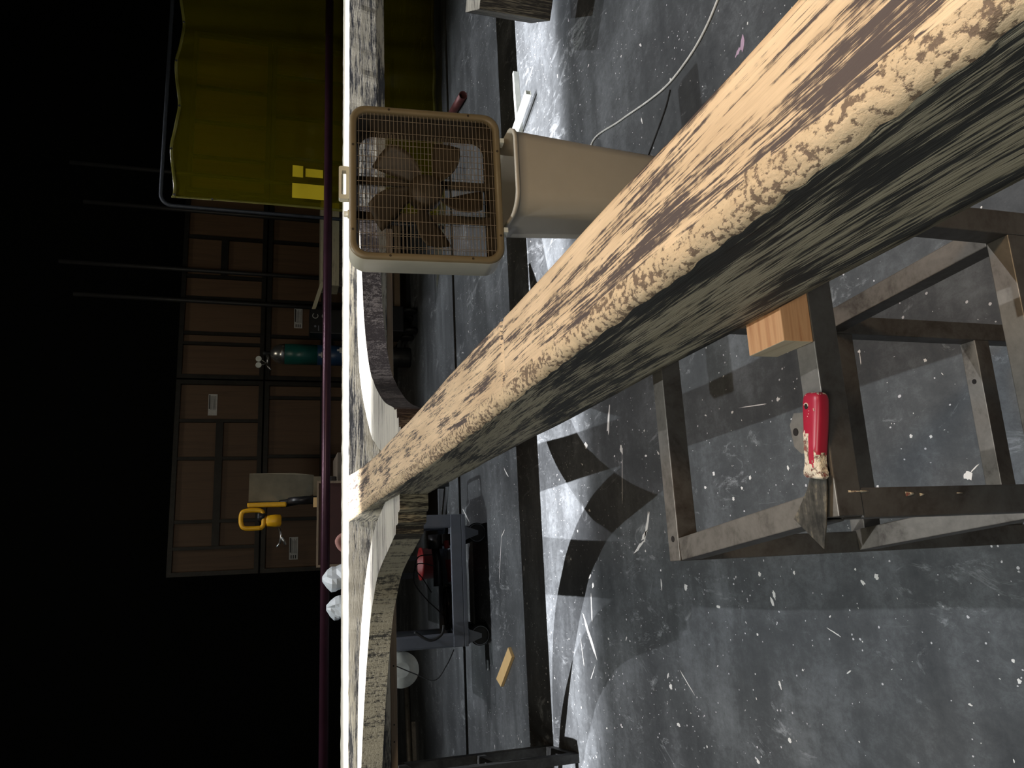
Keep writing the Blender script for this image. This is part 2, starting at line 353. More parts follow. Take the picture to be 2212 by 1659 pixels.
# ================================================================ TIMBER FRAME
frame = thing('timber_portal', 'large faux timber frame with two curved braces, dry-brushed cream over black, lying flat on trestles', 'timber frame', (0.355, 0.9, 0.87))
FO = (0.355, 0.9, 0.87)
def rise(mb):
    # the frame climbs gently from the near trestle to the header and its far parts are a little smaller
    o = Vector(FO); c = Vector((0, 0, 1.42))
    for v in mb.bm.verts:
        p = v.co+o; t = max(0, min(1, (p.y-1.0)/2.0)); k = 1-.11*t*t*(3-2*t); v.co = c+(p-c)*k-o
    return mb
def nz(x, y, z, s=1): return noise.noise(Vector((x, y, z))*s)
def post_mesh():
    mb = MB(FO)
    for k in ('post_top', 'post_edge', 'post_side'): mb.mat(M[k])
    ys = []; y = -0.9
    while y < 4.648:
        ys.append(y); y += 0.008 if 0.1 < y < 1.4 else (0.02 if y < 3 else 0.04)
    ys.append(4.648)
    def width(y):
        l = 0.266+0.003*math.sin(y*2.1)+0.012*max(0, min(1, (1.6-y)/1.2)); r = 0.422+0.020*max(0, min(1, (y-0.5)/1.5))
        if y > 2.5: t = (y-2.5)/2.1; r += 0.075*t*t*(1.0)+0.01*t; l -= 0.005*t
        return l, r
    def section(y):
        l, r = width(y); P = []
        ch = 0.020+0.006*nz(0, y*3, 0); z1 = 1.04; z0 = 0.87
        # right side up, top, arris, left side, bottom
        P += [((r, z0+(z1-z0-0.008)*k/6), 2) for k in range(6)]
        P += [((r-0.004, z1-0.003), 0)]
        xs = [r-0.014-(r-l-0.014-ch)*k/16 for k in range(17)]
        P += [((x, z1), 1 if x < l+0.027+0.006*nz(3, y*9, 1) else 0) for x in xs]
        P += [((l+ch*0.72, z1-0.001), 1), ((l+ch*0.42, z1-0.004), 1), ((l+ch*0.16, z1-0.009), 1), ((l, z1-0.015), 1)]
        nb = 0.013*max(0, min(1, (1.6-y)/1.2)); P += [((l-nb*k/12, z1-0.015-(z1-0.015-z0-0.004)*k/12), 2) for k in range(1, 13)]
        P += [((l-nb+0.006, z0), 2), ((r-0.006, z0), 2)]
        return P
    R = []; tags = None
    for y in ys:
        S = section(y); tags = [q[1] for q in S]; ring = []
        for (x, z), tg in S:
            amp = {0: 0.0016, 1: 0.0034, 2: 0.002}[tg]
            sc = 60 if tg == 1 else 9
            dx = nz(x*sc, y*(45 if tg == 1 else 5), z*sc)*amp+nz(x*6+9, y*1.6, z*6)*0.004
            dz = nz(x*sc+5, y*(45 if tg == 1 else 5), z*sc)*amp+nz(x*6, y*1.3, z*6+7)*0.003
            if tg == 0 and abs(y-1.29) < 0.008 and x > 0.30: dz -= 0.006
            ring.append(mb.v((x+dx, y, z+dz)))
        R.append(ring)
    n = len(tags)
    for (a, b), yy in zip(zip(R, R[1:]), ys):
        tags = [q[1] for q in section(yy)]
        for k in range(n):
            j = (k+1) % n; mb.cur = max(tags[k], tags[j])
            mb._f([a[k], a[j], b[j], b[k]], True)
    mb.cur = 2; mb._f(R[0][::-1]); mb._f(R[-1]); return mb
rise(post_mesh()).build('post', None, frame)
# header: a box beam, top pale, front streaked, edges slightly uneven
def header_mesh():
    mb = MB(FO)
    for k in ('header_top', 'header_front', 'plank'): mb.mat(M[k])
    R = []; xs = [-2.4+0.02*i for i in range(int(8.0/0.02)+1)]
    for x in xs:
        j = lambda s_: nz(x*14, s_, 0)*0.003+nz(x*50, s_, 3)*0.002
        R.append([mb.v(p) for p in ((x, 4.655+j(0), 0.795+j(1)), (x, 4.65+j(2), 0.85), (x, 4.65+j(3), 0.95), (x, 4.652+j(4), 1.030+j(5)), (x, 4.662+j(6), 1.04+j(7)),
                                    (x, 5.07+j(8), 1.04+j(9)), (x, 5.08, 1.03), (x, 5.08, 0.795))])
    for a, b in zip(R, R[1:]):
        for k in range(8):
            mb.cur = {0: 1, 1: 1, 2: 1, 3: 0, 4: 0, 5: 0, 6: 1, 7: 2}[k]
            mb._f([a[k], a[(k+1) % 8], b[(k+1) % 8], b[k]], False)
    mb._f(R[0][::-1]); mb._f(R[-1]); return mb
rise(header_mesh()).build('header_beam', None, frame)
def brace(name, outer, inner, ncorb, face, corb):
    o = smooth_pts(outer, 6); i_ = inner[:ncorb]+smooth_pts(inner[ncorb:], 6)
    pts = i_+o[::-1]
    ni = len(i_)
    side = lambda k: M[corb] if k < ncorb else (M[face] if k < ni else M['header_front'])
    mb = MB(FO); mb.mat(M['brace_top'])
    # ragged edges
    pts2 = []
    for k, (x, y) in enumerate(pts):
        pts2.append((x+(nz(x*30, y*30, 1)*0.004 if k >= ncorb else 0), y+(nz(x*30, y*30, 2)*0.004 if k >= ncorb else 0)))
    mb.prism(pts2, 0.872, 0.982, side=side, top=M['brace_top'], bot=M['plank'])
    return rise(mb).build(name, None, frame)
brace('curved_brace',
      [(0.272, 3.34), (0.20, 3.68), (0.119, 3.9), (-0.02, 4.13), (-0.183, 4.31), (-0.5, 4.52), (-0.93, 4.62), (-1.5, 4.645)],
      [(0.272, 2.95), (0.205, 2.95), (0.196, 2.975), (0.20, 2.992), (0.158, 2.998), (0.15, 3.03), (0.152, 3.058), (0.118, 3.065), (0.112, 3.10), (0.098, 3.15), (0.055, 3.32), (-0.036, 3.637), (-0.15, 3.83), (-0.28, 3.987), (-0.6, 4.22), (-1.0, 4.42), (-1.3, 4.54), (-1.5, 4.60)],
      9, 'brace_left', 'corbel')
brace('curved_brace',
      [(0.478, 3.40), (0.569, 3.693), (0.68, 3.95), (1.03, 4.41), (1.41, 4.60), (1.8, 4.63), (2.25, 4.645)],
      [(0.455, 2.90), (0.515, 2.90), (0.52, 2.94), (0.56, 2.945), (0.565, 2.99), (0.605, 3.0), (0.61, 3.05), (0.628, 3.086), (0.749, 3.47), (0.996, 3.93), (1.33, 4.2), (1.67, 4.33), (2.0, 4.45), (2.25, 4.60)],
      7, 'brace_right', 'corbel_dark')

# plank carried by the left trestle under the brace
mb = MB((-0.4, 4.2, 0.829)); mb.box((-2.3, 4.15, 0.829), (1.9, 4.24, 0.862))
pl = mb.build('support_plank', M['plank'], bevel=0.002); tag(pl, 'long thin tan plank lying under the curved braces, parallel to the header beam', 'plank')
for x in (-0.86, -0.78, -0.5, 0.9):
    mb = MB((-0.4, 4.2, 0.829)); mb.lathe([(0.004, 4.1485), (0.004, 4.151)], 10, (x, 0, 0.846), 'y'); mb.build('screw_hole', M['hole'], pl)

# ================================================================ TRESTLES
def tr_part(t, off, name, a, b, wd, top=None, mat='steel', holes=()):
    mb = MB(off); mb.mat(M[mat]); mb.sqtube(a, b, wd, top=M[top] if top else None)  # paler top face: light from above put into the colour
    o = mb.build(name, None, t, bevel=0.0015)
    return o
W = 0.034
tr = thing('steel_trestle', 'dark square-tube steel box trestle in the foreground, carrying the block and putty knife', 'trestle', (0.2, 0.93, 0))
O = (0.2, 0.93, 0); h = W/2
zt = 0.825-h
XR = 0.405
O_TR = O
tr_part(tr, O, 'top_rail', (0.030, 0.742, zt), (XR+0.02, 0.744, zt), W, 'steel_grey')
tr_part(tr, O, 'top_rail', (-0.014, 1.112, zt), (XR-0.01, 1.118, zt), W, 'steel_grey')
tr_part(tr, O, 'top_rail', (0.004, 1.093, zt), (0.043, 0.76, zt), W, 'steel_grey')
tr_part(tr, O, 'top_rail', (XR-0.02, 1.1, zt), (XR, 0.762, zt), W, 'steel_grey')
tr_part(tr, O, 'leg', (0.0445, 0.744, 0), (0.0445, 0.744, zt-h), W)
tr_part(tr, O, 'leg', (0.003, 1.112, 0), (0.003, 1.112, zt-h), W)
tr_part(tr, O, 'leg', (0.385, 1.114, 0), (0.385, 1.114, zt-h), W)
tr_part(tr, O, 'leg', (0.412, 0.744, 0), (0.412, 0.744, zt-h), W)
tr_part(tr, O, 'cross_rail', (0.02, 1.114, 0.455), (0.368, 1.114, 0.455), W, 'steel_grey')
tr_part(tr, O, 'cross_rail', (0.006, 1.095, 0.475), (0.04, 0.762, 0.475), W, 'steel_grey')
tr_part(tr, O, 'cross_rail', (0.388, 1.096, 0.475), (0.408, 0.762, 0.475), W, 'steel_grey')
tr_part(tr, O, 'cross_rail', (0.062, 0.744, 0.475), (0.395, 0.744, 0.475), W, 'steel_grey')
tr_part(tr, O, 'cross_rail', (0.02, 1.114, 0.14), (0.368, 1.114, 0.14), W, 'steel_grey')
# bolt holes
def bolt_holes(t, off, L):
    for p, ax in L:
        mb = MB(off)
        if ax == 'z': mb.lathe([(0.0048, 0.0), (0.0048, 0.0006)], 14, p, 'z')
        else: mb.lathe([(0.0048, 0.0), (0.0048, 0.0006)], 14, (p[0], p[1], p[2]), 'y')
        mb.build('bolt_hole', M['hole'], t)
bolt_holes(tr, O, [((0.22, 0.7264, 0.808), 'y'), ((0.195, 0.7264, 0.808), 'y'), ((0.068, 0.742, 0.8252), 'z'), ((0.02, 1.112, 0.8252), 'z'),
                   ((0.29, 1.114, 0.1572), 'z')])
mb = MB(O); mb.prism([(0.155, 0.760), (0.158, 0.785), (0.145, 0.795), (0.118, 0.792), (0.108, 0.78), (0.105, 0.760)], 0.818, 0.8215)
o = mb.build('rusty_plate', M['steel_grey'], tr); o['label'] = 'small rusty flat tab with bolt holes'
bolt_holes(tr, O, [((0.135, 0.785, 0.8216), 'z')])

for (x0, z0, x1, z1, r_) in ((.0575, .8085, .0572, .779, .0022), (.0530, .728, .0535, .716, .0028), (.0520, .708, .0522, .702, .0018), (.0528, .654, .0526, .645, .0008)):
    mb = MB(O_TR); mb.tube([(x0, .7268, z0), ((x0+x1)/2, .7265, (z0+z1)/2), (x1, .7268, z1)], [r_, r_*.7, r_*.4], 8); mb.build('paint_drip', M['crust'], tr)
# left trestle by the header
def trestle2(O, label):
    t = thing('steel_trestle', label, 'trestle', O)
    x0, x1, y0, y1, H_ = -0.42, 0.0, 0.0, 0.38, 0.828
    def P(x, y, z): return (x, y, z)
    for (x, y) in ((x1, y0), (x1-.04, y1), (x0, y0), (x0-.04, y1)):
        mb = MB(); mb.mat(M['steel_black']); mb.sqtube((x, y, 0), (x, y, H_-0.04), 0.042); mb.build('leg', None, t, bevel=.0015)
    for a, b in (((x0-.02, y0, H_-.02), (x1+.02, y0, H_-.02)), ((x0-.06, y1, H_-.02), (x1-.02, y1, H_-.02)), ((x1, y0+.021, H_-.02), (x1-.04, y1-.021, H_-.02)), ((x0, y0+.021, H_-.02), (x0-.04, y1-.021, H_-.02))):
        mb = MB(); mb.mat(M['steel_black']); mb.sqtube(a, b, 0.042); mb.build('top_rail', None, t, bevel=.0015)
    for a, b in (((x1, y0+.021, .021), (x1-.04, y1-.021, .021)), ((x1, y0+.021, .40), (x1-.04, y1-.021, .40)), ((x0, y0+.021, .40), (x0-.04, y1-.021, .40)), ((x0+.02, y1, .2), (x1-.06, y1, .2))):
        mb = MB(); mb.mat(M['steel_black']); mb.sqtube(a, b, 0.042); mb.build('cross_rail', None, t, bevel=.0015)
    return t
t2 = trestle2((-0.955, 3.82, 0), 'black square-tube trestle under the header beam at the bottom edge of the photo')

# block of wood under the post
b0 = (0.232, 0.727, 0.8255)
mb = MB(b0); mb.mat(M['cedar']); mb.mat(M['cedar_end'])
mb.mat(M['cedar']); mb.box((0.232, 0.727, 0.8255), (0.42, 0.797, 0.866))
o = mb.build('wood_block', None, bevel=0.0012)
for f in o.data.polygons:
    if abs(f.normal.x) > 0.9: f.material_index = 1
tag(o, 'short orange fir block lying on the foreground trestle rail, under the post', 'wood block')

# putty knife (built along +x: handle end at 0.17, blade tip at 0)
kz = 0.8256
pk = thing('putty_knife', 'paint-crusted putty knife with red handle lying on the foreground trestle rail', 'putty knife', (0.17, 0.722, kz))
O = (0.17, 0.722, kz)
def kp(s, t, z): # s along the knife from the handle end, t sideways
    a = Vector((0.170, 0.722)); d = Vector((-0.978, 0.19)); n = Vector((0.19, 0.978))
    p = a+d*s+n*t; return (p.x, p.y, kz+z)
mb = MB(O); mb.mat(M['red_plastic']); mb.mat(M['crusty'])
loops = []
prof = smooth_pts([(0.0, .0085, .005), (0.002, .0125, .008), (0.008, .0148, .0098), (0.02, .0150, .0102), (0.04, .0140, .0102), (0.06, .0124, .0098), (0.075, .0116, .0092), (0.084, .0130, .0085), (0.091, .0160, .0075), (0.096, .0155, .006), (0.098, .0125, .0035)], 6)
def crusted(s_, t_, u_):
    edge = 0.047 if t_ > -0.001 else (0.082 if t_ > -0.007 else 0.068)
    n1 = noise.noise(Vector((s_*220, t_*320, 1)))*0.009
    return s_+n1 > edge and u_ > -0.4
for s_, hw, hh in prof:
    L_ = []
    for a in [2*math.pi*k/40 for k in range(40)]:
        ca, sa = math.cos(a), math.sin(a); t_ = hw*math.copysign(abs(ca)**.62, ca); z_ = hh*math.copysign(abs(sa)**.62, sa)
        q = 1.0
        if crusted(s_, t_, sa): q += .10*abs(noise.noise(Vector((s_*300, t_*300, z_*300))))+.04
        L_.append(kp(s_, t_*q, 0.0106+z_*q))
    loops.append(L_)
mb = MB(O); mb.mat(M['red_plastic']); mb.mat(M['crust']); mb.cur = 0; mb.loft(loops)
o = mb.build('handle', None, pk); o['label'] = 'red handle caked with cream paint near the blade'
for f in o.data.polygons:
    c = f.center+Vector(O); d_ = Vector((c.x, c.y))-Vector((0.170, 0.722)); s_ = d_.dot(Vector((-0.978, 0.19))); t_ = d_.dot(Vector((0.19, 0.978)))
    if crusted(s_, t_, (c.z-kz-.0106)/.01) or (s_ < .004 and noise.noise(Vector((t_*400, c.z*400, 2))) > .15): f.material_index = 1
mb = MB(O); mb.mat(M['crust']); mb.tube([kp(0.016+.0036*math.cos(a), 0.004+.0036*math.sin(a), 0.0206) for a in [2*math.pi*k/16 for k in range(5, 13)]], .0008, 6); mb.build('hang_hole_rim', None, pk)
mb = MB(O); mb.lathe([(0.0032, 0), (0.0032, 0.0006)], 18, kp(0.016, 0.0035, 0.0204)); mb.build('hang_hole', M['hole'], pk)
mb = MB(O); mb.mat(M['crust']); random.seed(5)
for k in range(9):
    s_ = .034+.0022*k; t_ = .0085-.0002*k
    mb.tube([kp(s_, t_-.0022-.0006*(k % 3), 0.0202), kp(s_+.0012*(k % 2), t_, 0.0199), kp(s_+.0014, t_+.0018, 0.0190)], .00035, 5)
for s_, t_ in ((.021, -.001), (.0245, 0.0), (.0275, .0015), (.019, -.0085), (.0205, -.0092), (.033, .004)): mb.lathe([(.0009, 0), (.0005, .0005)], 8, kp(s_, t_, 0.0204))
mb.build('worn_lettering', None, pk)
mb = MB(O); P = [kp(0.094, -.0125, 0), kp(0.094, .0135, 0), kp(0.112, .020, 0), kp(0.130, .031, 0), kp(0.150, .045, 0), kp(0.177, -.0085, 0), kp(0.150, -.0115, 0), kp(0.11, -.013, 0)]
mb.prism([(p[0], p[1]) for p in P], kz+0.006, kz+0.0074); mb.build('blade', M['blade'], pk)
# ================================================================ BOX FAN
fan = thing('box_fan', 'cream box fan with tan grille, standing on top of the beige bin', 'fan', (1.19, 2.29, 0.735))
fan.rotation_euler = (-R_(4.4), 0, 0)
FW, FH, FD = 0.53, 0.492, 0.135
def rrect(w_, h_, r, n=8, cx=0, cz=0):
    P = []
    for sx, sz, a0 in ((1, 1, 0), (-1, 1, 90), (-1, -1, 180), (1, -1, 270)):
        for k in range(n+1):
            a = R_(a0+90*k/n); P.append((cx+sx*(w_/2-r)+r*math.cos(a), cz+sz*(h_/2-r)+r*math.sin(a)))
    return P
CZ = FH/2
y0 = -0.075
mb = MB()
def ringY(w_, h_, r, y): return [(x, y, z) for x, z in rrect(w_, h_, r, 8, 0, CZ)]
mb.loft([ringY(FW, FH, .055, y0+.008), ringY(FW, FH, .055, y0+FD-.02), ringY(FW-.03, FH-.03, .05, y0+FD), ringY(FW-.07, FH-.07, .045, y0+FD), ], False, False)
mb.loft([ringY(FW, FH, .055, y0+.008), ringY(FW-.03, FH-.03, .045, y0+.008)], False, False, False)
mb.build('housing', M['fan_body'], fan)
MB().loft([ringY(FW-.07, FH-.07, .045, y0+FD-.001), ringY(FW-.045, FH-.045, .045, y0+FD-.02), ringY(FW-.035, FH-.035, .045, y0+.012)], False, False).build('shaded_inner_wall', M['fan_dark'], fan)  # brown instead of cream: shade inside the housing put into the colour
mb = MB(); mb.loft([ringY(FW, FH, .055, y0+.009), ringY(FW-.004, FH-.004, .053, y0+.001), ringY(FW-.012, FH-.012, .05, y0-.002), ringY(FW-.038, FH-.038, .042, y0-.002), ringY(FW-.046, FH-.046, .038, y0+.004), ringY(FW-.046, FH-.046, .038, y0+.018)], False, False)
bz = mb.build('front_bezel', M['fan_bezel'], fan)
for sx, sz in ((-.17, 1), (.12, 1), (-.17, -1), (.13, -1)):
    MB().lathe([(0.004, 0), (0.004, .0015)], 10, (sx, y0-.0035, CZ+sz*(FH/2-.012)), 'y').build('screw', M['fan_dark'], bz)
for sz in (-.14, .12):
    for sx in (-1, 1): MB().lathe([(0.004, 0), (0.004, .0015)], 10, (sx*(FW/2-.012), y0-.0035, CZ+sz), 'y').build('screw', M['fan_dark'], bz)
def grille(y, nz_, nx_, r, name):
    mb = MB(); w2, h2, rr = FW/2-.024, FH/2-.024, .038
    def ext(c, half, other):  # half-length of a wire at offset c inside the rounded rect
        d = abs(c)-(half-rr)
        return other if d <= 0 else other-rr+math.sqrt(max(0, rr*rr-d*d))
    # horizontal wires (many), vertical wires (fewer)
    for i in range(nz_):
        c = -h2+2*h2*(i+0.5)/nz_; e = ext(c, h2, w2)
        mb.tube([(-e, y, CZ+c), (e, y, CZ+c)], r, 6, False)
    for i in range(nx_):
        c = -w2+2*w2*(i+0.5)/nx_; e = ext(c, w2, h2)
        mb.tube([(c, y+.002, CZ-e), (c, y+.002, CZ+e)], r, 6, False)
    return mb.build(name, M['wire'], fan)
grille(y0+.006, 36, 11, .0009, 'front_grille')
grille(y0+FD-.012, 36, 11, .0009, 'rear_grille')
MB().lathe([(0.02, y0+.03), (0.05, y0+.034), (0.056, y0+.045), (0.056, y0+.09), (.04, y0+.1)], 32, (0, 0, CZ), 'y').build('motor_hub', M['fan_dark'], fan)
for k in range(5):
    mb = MB(); a0 = 2*math.pi*k/5+.5; L1, L2 = [], []
    for i in range(9):
        r = 0.045+0.15*i/8; wd = 0.35+0.32*math.sin(math.pi*min(1, i/8*.75+.15)); sk = 0.35*i/8
        L1.append([(r*math.cos(a0+sk+wd*(j/6-.5)), y0+.065+.022*(j/3-1), CZ+r*math.sin(a0+sk+wd*(j/6-.5))) for j in range(7)])
    mb.loft(L1, False, False, True, closed=False); mb.build('fan_blade', M['fan_dark'], fan, solid=.002)
for x in (-.075, .05): MB().box((x-.014, y0+.098, .012), (x+.014, y0+.106, FH-.012)).build('motor_strut', M['fan_dark'], fan)
mb = MB(); mb.loft([[(x, -.012, z) for x, z in rrect(.115, .034, .006, 4, .02, FH+.015)], [(x, .012, z) for x, z in rrect(.115, .034, .006, 4, .02, FH+.015)]], False, False)
mb.loft([[(x, -.012, z) for x, z in rrect(.085, .014, .003, 4, .02, FH+.016)], [(x, .012, z) for x, z in rrect(.085, .014, .003, 4, .02, FH+.016)]], False, False)
for yy in (-.012, .012): mb.loft([[(x, yy, z) for x, z in rrect(.115, .034, .006, 4, .02, FH+.015)], [(x, yy, z) for x, z in rrect(.085, .014, .003, 4, .02, FH+.016)]], False, False, False)
mb.build('carry_handle', M['fan_body'], fan)
MB().lathe([(.014, 0), (.014, .004), (.010, .005), (.010, .014), (.006, .016)], 16, (-.085, 0, FH)).build('speed_knob', M['fan_body'], fan)
for x in (-.15, .17): MB().box((x-.008, y0-.004, -.012), (x+.008, y0+.03, .001)).build('foot', M['whitemetal'], fan)

# ================================================================ BIN
bin_ = thing('waste_bin', 'tall beige plastic waste bin standing on the floor under the box fan', 'bin', (1.24, 2.29, 0))
def bl(w_, d_, r, z, bulge=0.02):
    P = []
    for x, y in rrect(w_, d_, r, 8): P.append((x, y-(bulge*(1-(2*x/w_)**2) if y < 0 else -bulge*(1-(2*x/w_)**2)), z))
    return P
RZ = 0.716
mb = MB(); mb.loft([bl(.235, .2, .05, .0), bl(.245, .21, .05, .01), bl(.28, .25, .06, .45), bl(.298, .27, .06, RZ-.045), bl(.300, .272, .06, RZ-.012), bl(.312, .284, .062, RZ-.010), bl(.314, .286, .062, RZ), bl(.300, .272, .06, RZ+.003), bl(.292, .264, .056, RZ-.03), bl(.275, .245, .055, .45), bl(.235, .2, .045, .012)])
mb.build('bin_body', M['bin'], bin_)

# cords on the floor
def curve_cord(name, pts, r, mat, label, cat='cord'):
    P = smooth_pts(pts, 10); o = pts[0]; mb = MB((o[0], o[1], 0)); mb.tube(P, r, 8); return tag(mb.build(name, mat), label, cat)
curve_cord('fan_cord', [(1.27, 2.47, .40), (1.30, 2.60, .10), (1.45, 2.85, .01), (1.75, 3.15, .006), (1.95, 3.10, .005), (1.88, 2.79, .005), (1.81, 2.53, .005), (1.775, 2.36, .005), (1.775, 2.22, .005), (1.795, 2.10, .005), (1.852, 1.975, .005), (2.0, 1.75, .005)], .0045, M['white'], 'thin white cord trailing across the dark floor from the beige bin', 'cord')
curve_cord('black_cord', [(1.745, 2.345, .004), (1.69, 2.40, .004), (1.60, 2.54, .004), (1.50, 2.72, .004)], .003, M['rubber'], 'thin black cord on the floor branching off the white cord toward the long post')

# white square tubes behind the bin
def sq(name, a, b, w_, mat, label, cat, group=None, wall=.003):
    mb = MB(((a[0]+b[0])/2, (a[1]+b[1])/2, 0)); mb.mat(mat); mb.sqtube(a, b, w_, wall=wall); return tag(mb.build(name, None), label, cat, group)
sq('square_tube', (3.06, 4.17, .018), (1.9, 4.10, .018), .034, M['whitemetal'], 'white square steel tube on the floor parallel to the header shadow, behind the bin', 'steel tube')
sq('square_tube', (2.70, 3.84, .053), (2.54, 4.4, .053), .034, M['whitemetal'], 'white square steel tube laid askew across the other tube beside the bin', 'steel tube')
mb = MB((3.78, 5.55, 0)); mb.mat(M['rustpipe']); mb.pipe((3.76, 5.50, .035), (3.9, 6.15, .035), .035, .005)
tag(mb.build('iron_pipe', None), 'short maroon iron pipe with open end on the floor beyond the fan\'s top corner', 'pipe')
mb = MB((-2.2, 8.9, 0)); mb.mat(M['steel_grey']); mb.pipe((-3.3, 8.72, .03), (-1.2, 9.02, .03), .03, .004)
tag(mb.build('iron_pipe', None), 'long steel pipe on the far floor beyond the cart and its reel', 'pipe')
mb = MB((-2.4, 8.55, 0)); mb.mat(M['steel_grey']); mb.sqtube((-3.3, 8.45, .02), (-1.62, 8.68, .02), .04)
tag(mb.build('square_tube', None), 'dark square tube lying on the floor beside the long steel pipe', 'steel tube')
# pine offcut
mb = MB((-.68, 5.02, 0)); mb.prism([(-.538, 4.904), (-.588, 4.83), (-.80, 5.117), (-.765, 5.224)], 0.001, .02)
tag(mb.build('pine_offcut', M['fircut']), 'yellow pine offcut lying on the floor in front of the grey cart', 'wood offcut')

# ================================================================ UPPER RIGHT TIMBER END
tb = thing('timber_end', 'end of another streaked faux timber entering the frame above the bright floor', 'timber', (3.3, 2.6, 0.22))
mb = MB((3.3, 2.6, .22)); mb.mat(M['streakwood']); mb.mat(M['brace_top'])
mb.mat(M['streakwood']); mb.prism([(2.515, 3.0), (3.9, 1.95), (4.1, 2.2), (2.70, 3.26)], .22, .573); o = mb.build('beam', None, tb, bevel=.004)
for f in o.data.polygons:
    if f.normal.z > .9: f.material_index = 1

# ================================================================ PIPE RAIL
pr = thing('pipe_rail', 'long purple-brown steel pipe carried level behind the header beam', 'pipe', (1.6, 5.5, 0))
mb = MB((1.6, 5.5, 0)); mb.mat(M['purple']); mb.tube([(-2.6, 6.05, 1.085), (5.9, 6.05, 1.085)], .034, 24); mb.build('rail', None, pr)
for x in (-2.4, 5.7):
    mb = MB((1.6, 5.5, 0)); mb.tube([(x, 6.05, 0.012), (x, 6.05, 1.055)], .024, 16); mb.build('upright', M['steel_black'], pr)
    mb = MB((1.6, 5.5, 0)); mb.box((x-.2, 5.9, 0), (x+.2, 6.15, .012)); mb.build('base_plate', M['steel_black'], pr)

# ================================================================ WELDING SCREEN
ws = thing('welding_screen', 'translucent yellow-green welding curtain on a rounded grey tube frame', 'welding screen', (4.7, 6.5, 0))
O = (4.7, 6.5, 0)
cx0, cx1, cz1 = 3.03, 6.4, 2.43; r = .1
path = [(cx0, 6.5, .0), (cx0, 6.5, cz1-r)]+[(cx0+r-r*math.cos(a), 6.5, cz1-r+r*math.sin(a)) for a in [R_(15*k) for k in range(1, 6)]]+[(cx0+r, 6.5, cz1), (cx1-r, 6.5, cz1)]+[(cx1-r+r*math.sin(a), 6.5, cz1-r+r*math.cos(a)) for a in [R_(15*k) for k in range(1, 6)]]+[(cx1, 6.5, cz1-r), (cx1, 6.5, 0)]
MB(O).tube(path, .016, 14).build('tube_frame', plain('grey_tube', (.05, .058, .07), .5, .5), ws)
mb = MB(O); mb.mat(M['vinyl']); G = []
X0, X1, Z0, Z1 = cx0+.05, cx1-.05, .06, cz1-.06
def cy(x, z): return 6.46+.025*math.sin(x*9+z*.8)*(.4+.6*(Z1-z)/2.3)+.012*math.sin(x*23+z*2)
def ctop(x): return Z1-.018-.022*math.cos(x*8.0)
for i in range(90):
    x = X0+(X1-X0)*i/89; G.append([(x, cy(x, z), z) for z in [Z0+(ctop(x)-Z0)*j/20 for j in range(21)]])
mb.loft(G, False, False, True, closed=False); mb.build('curtain', None, ws)
mb = MB(O); mb.loft([[(X0+(X1-X0)*i/89, cy(X0+(X1-X0)*i/89, ctop(X0+(X1-X0)*i/89))-.004, ctop(X0+(X1-X0)*i/89)-k) for i in range(90)] for k in (0, .025)], False, False, True, closed=False)
mb.loft([[(X0+(X1-X0)*i/89, cy(X0+(X1-X0)*i/89, Z0)-.004, Z0+k) for i in range(90)] for k in (0, .03)], False, False, True, closed=False)
mb.loft([[(X0+k, cy(X0+k, Z0+(Z1-Z0)*i/40)-.004, Z0+(Z1-.03-Z0)*i/40) for i in range(41)] for k in (0, .02)], False, False, True, closed=False)
mb.build('hem', M['hem'], ws, solid=.002)
for p in [(X0+.03+.42*k, 0, 1) for k in range(8)]:
    MB(O).lathe([(.010, 0), (.010, .004)], 12, (p[0], cy(p[0], Z1)-.012, ctop(p[0])-.012), 'y').build('grommet', M['chrome'], ws)
for k in range(4): MB(O).lathe([(.010, 0), (.010, .004)], 12, (X0+.010, cy(X0, 1)-.014, Z1-.35-.55*k), 'y').build('grommet', M['chrome'], ws)
# yellow sticker block behind film
for a, b in (((3.16, 1.37), (3.30, 1.10)), ((3.36, 1.37), (3.47, 1.28)), ((3.37, 1.26), (3.45, 1.11))):
    mb = MB(O); mb.box((a[0], 6.418, b[1]), (b[0], 6.420, a[1])); mb.build('sticker', M['ylabel'], ws)

# ================================================================ STORED PLATFORMS
def platform(x0, x1, z0, z1, label, ribs=(), mids=(), sub=(), lab=None):
    O = ((x0+x1)/2, 9.65, z0)
    t = thing('stage_platform', label, 'platform', O, group='stage platforms stored against the back wall')
    fw_ = .05
    MB(O).box((x0+.01, 9.66, z0+.01), (x1-.01, 9.68, z1-.01)).build('deck_panel', M['ply'], t)
    mb = MB(O)
    mb.box((x0, 9.60, z0), (x1, 9.66, z0+fw_)); mb.box((x0, 9.60, z1-fw_), (x1, 9.66, z1)); mb.box((x0, 9.60, z0+fw_), (x0+fw_, 9.66, z1-fw_)); mb.box((x1-fw_, 9.60, z0+fw_), (x1, 9.66, z1-fw_))
    mb.build('outer_frame', M['rack'], t)
    for x in ribs:
        MB(O).box((x-.018, 9.61, z0+fw_), (x+.018, 9.66, z1-fw_)).build('rib', M['rack'], t)
    for z, a, b in mids:
        MB(O).box((a, 9.605, z-.04), (b, 9.66, z+.04)).build('cross_rib', M['rack'], t)
    for lx, lz in (lab or []):
        l = MB(O).box((lx-.13, 9.652, lz-.05), (lx+.13, 9.658, lz+.05)).build('label', M['label'], t)
        mb = MB(O)
        mb.box((lx-.05, 9.650, lz+.030), (lx+.12, 9.6525, lz+.043))
        for q in range(5): mb.box((lx-.06, 9.650, lz+.02-.014*q), (lx+.11-.02*(q % 2), 9.6525, lz+.024-.014*q))
        for q in range(3): mb.box((lx-.12, 9.650, lz+.02-.025*q), (lx-.08, 9.6525, lz+.032-.025*q))
        mb.build('printed_lines', M['ink'], l)
    return t
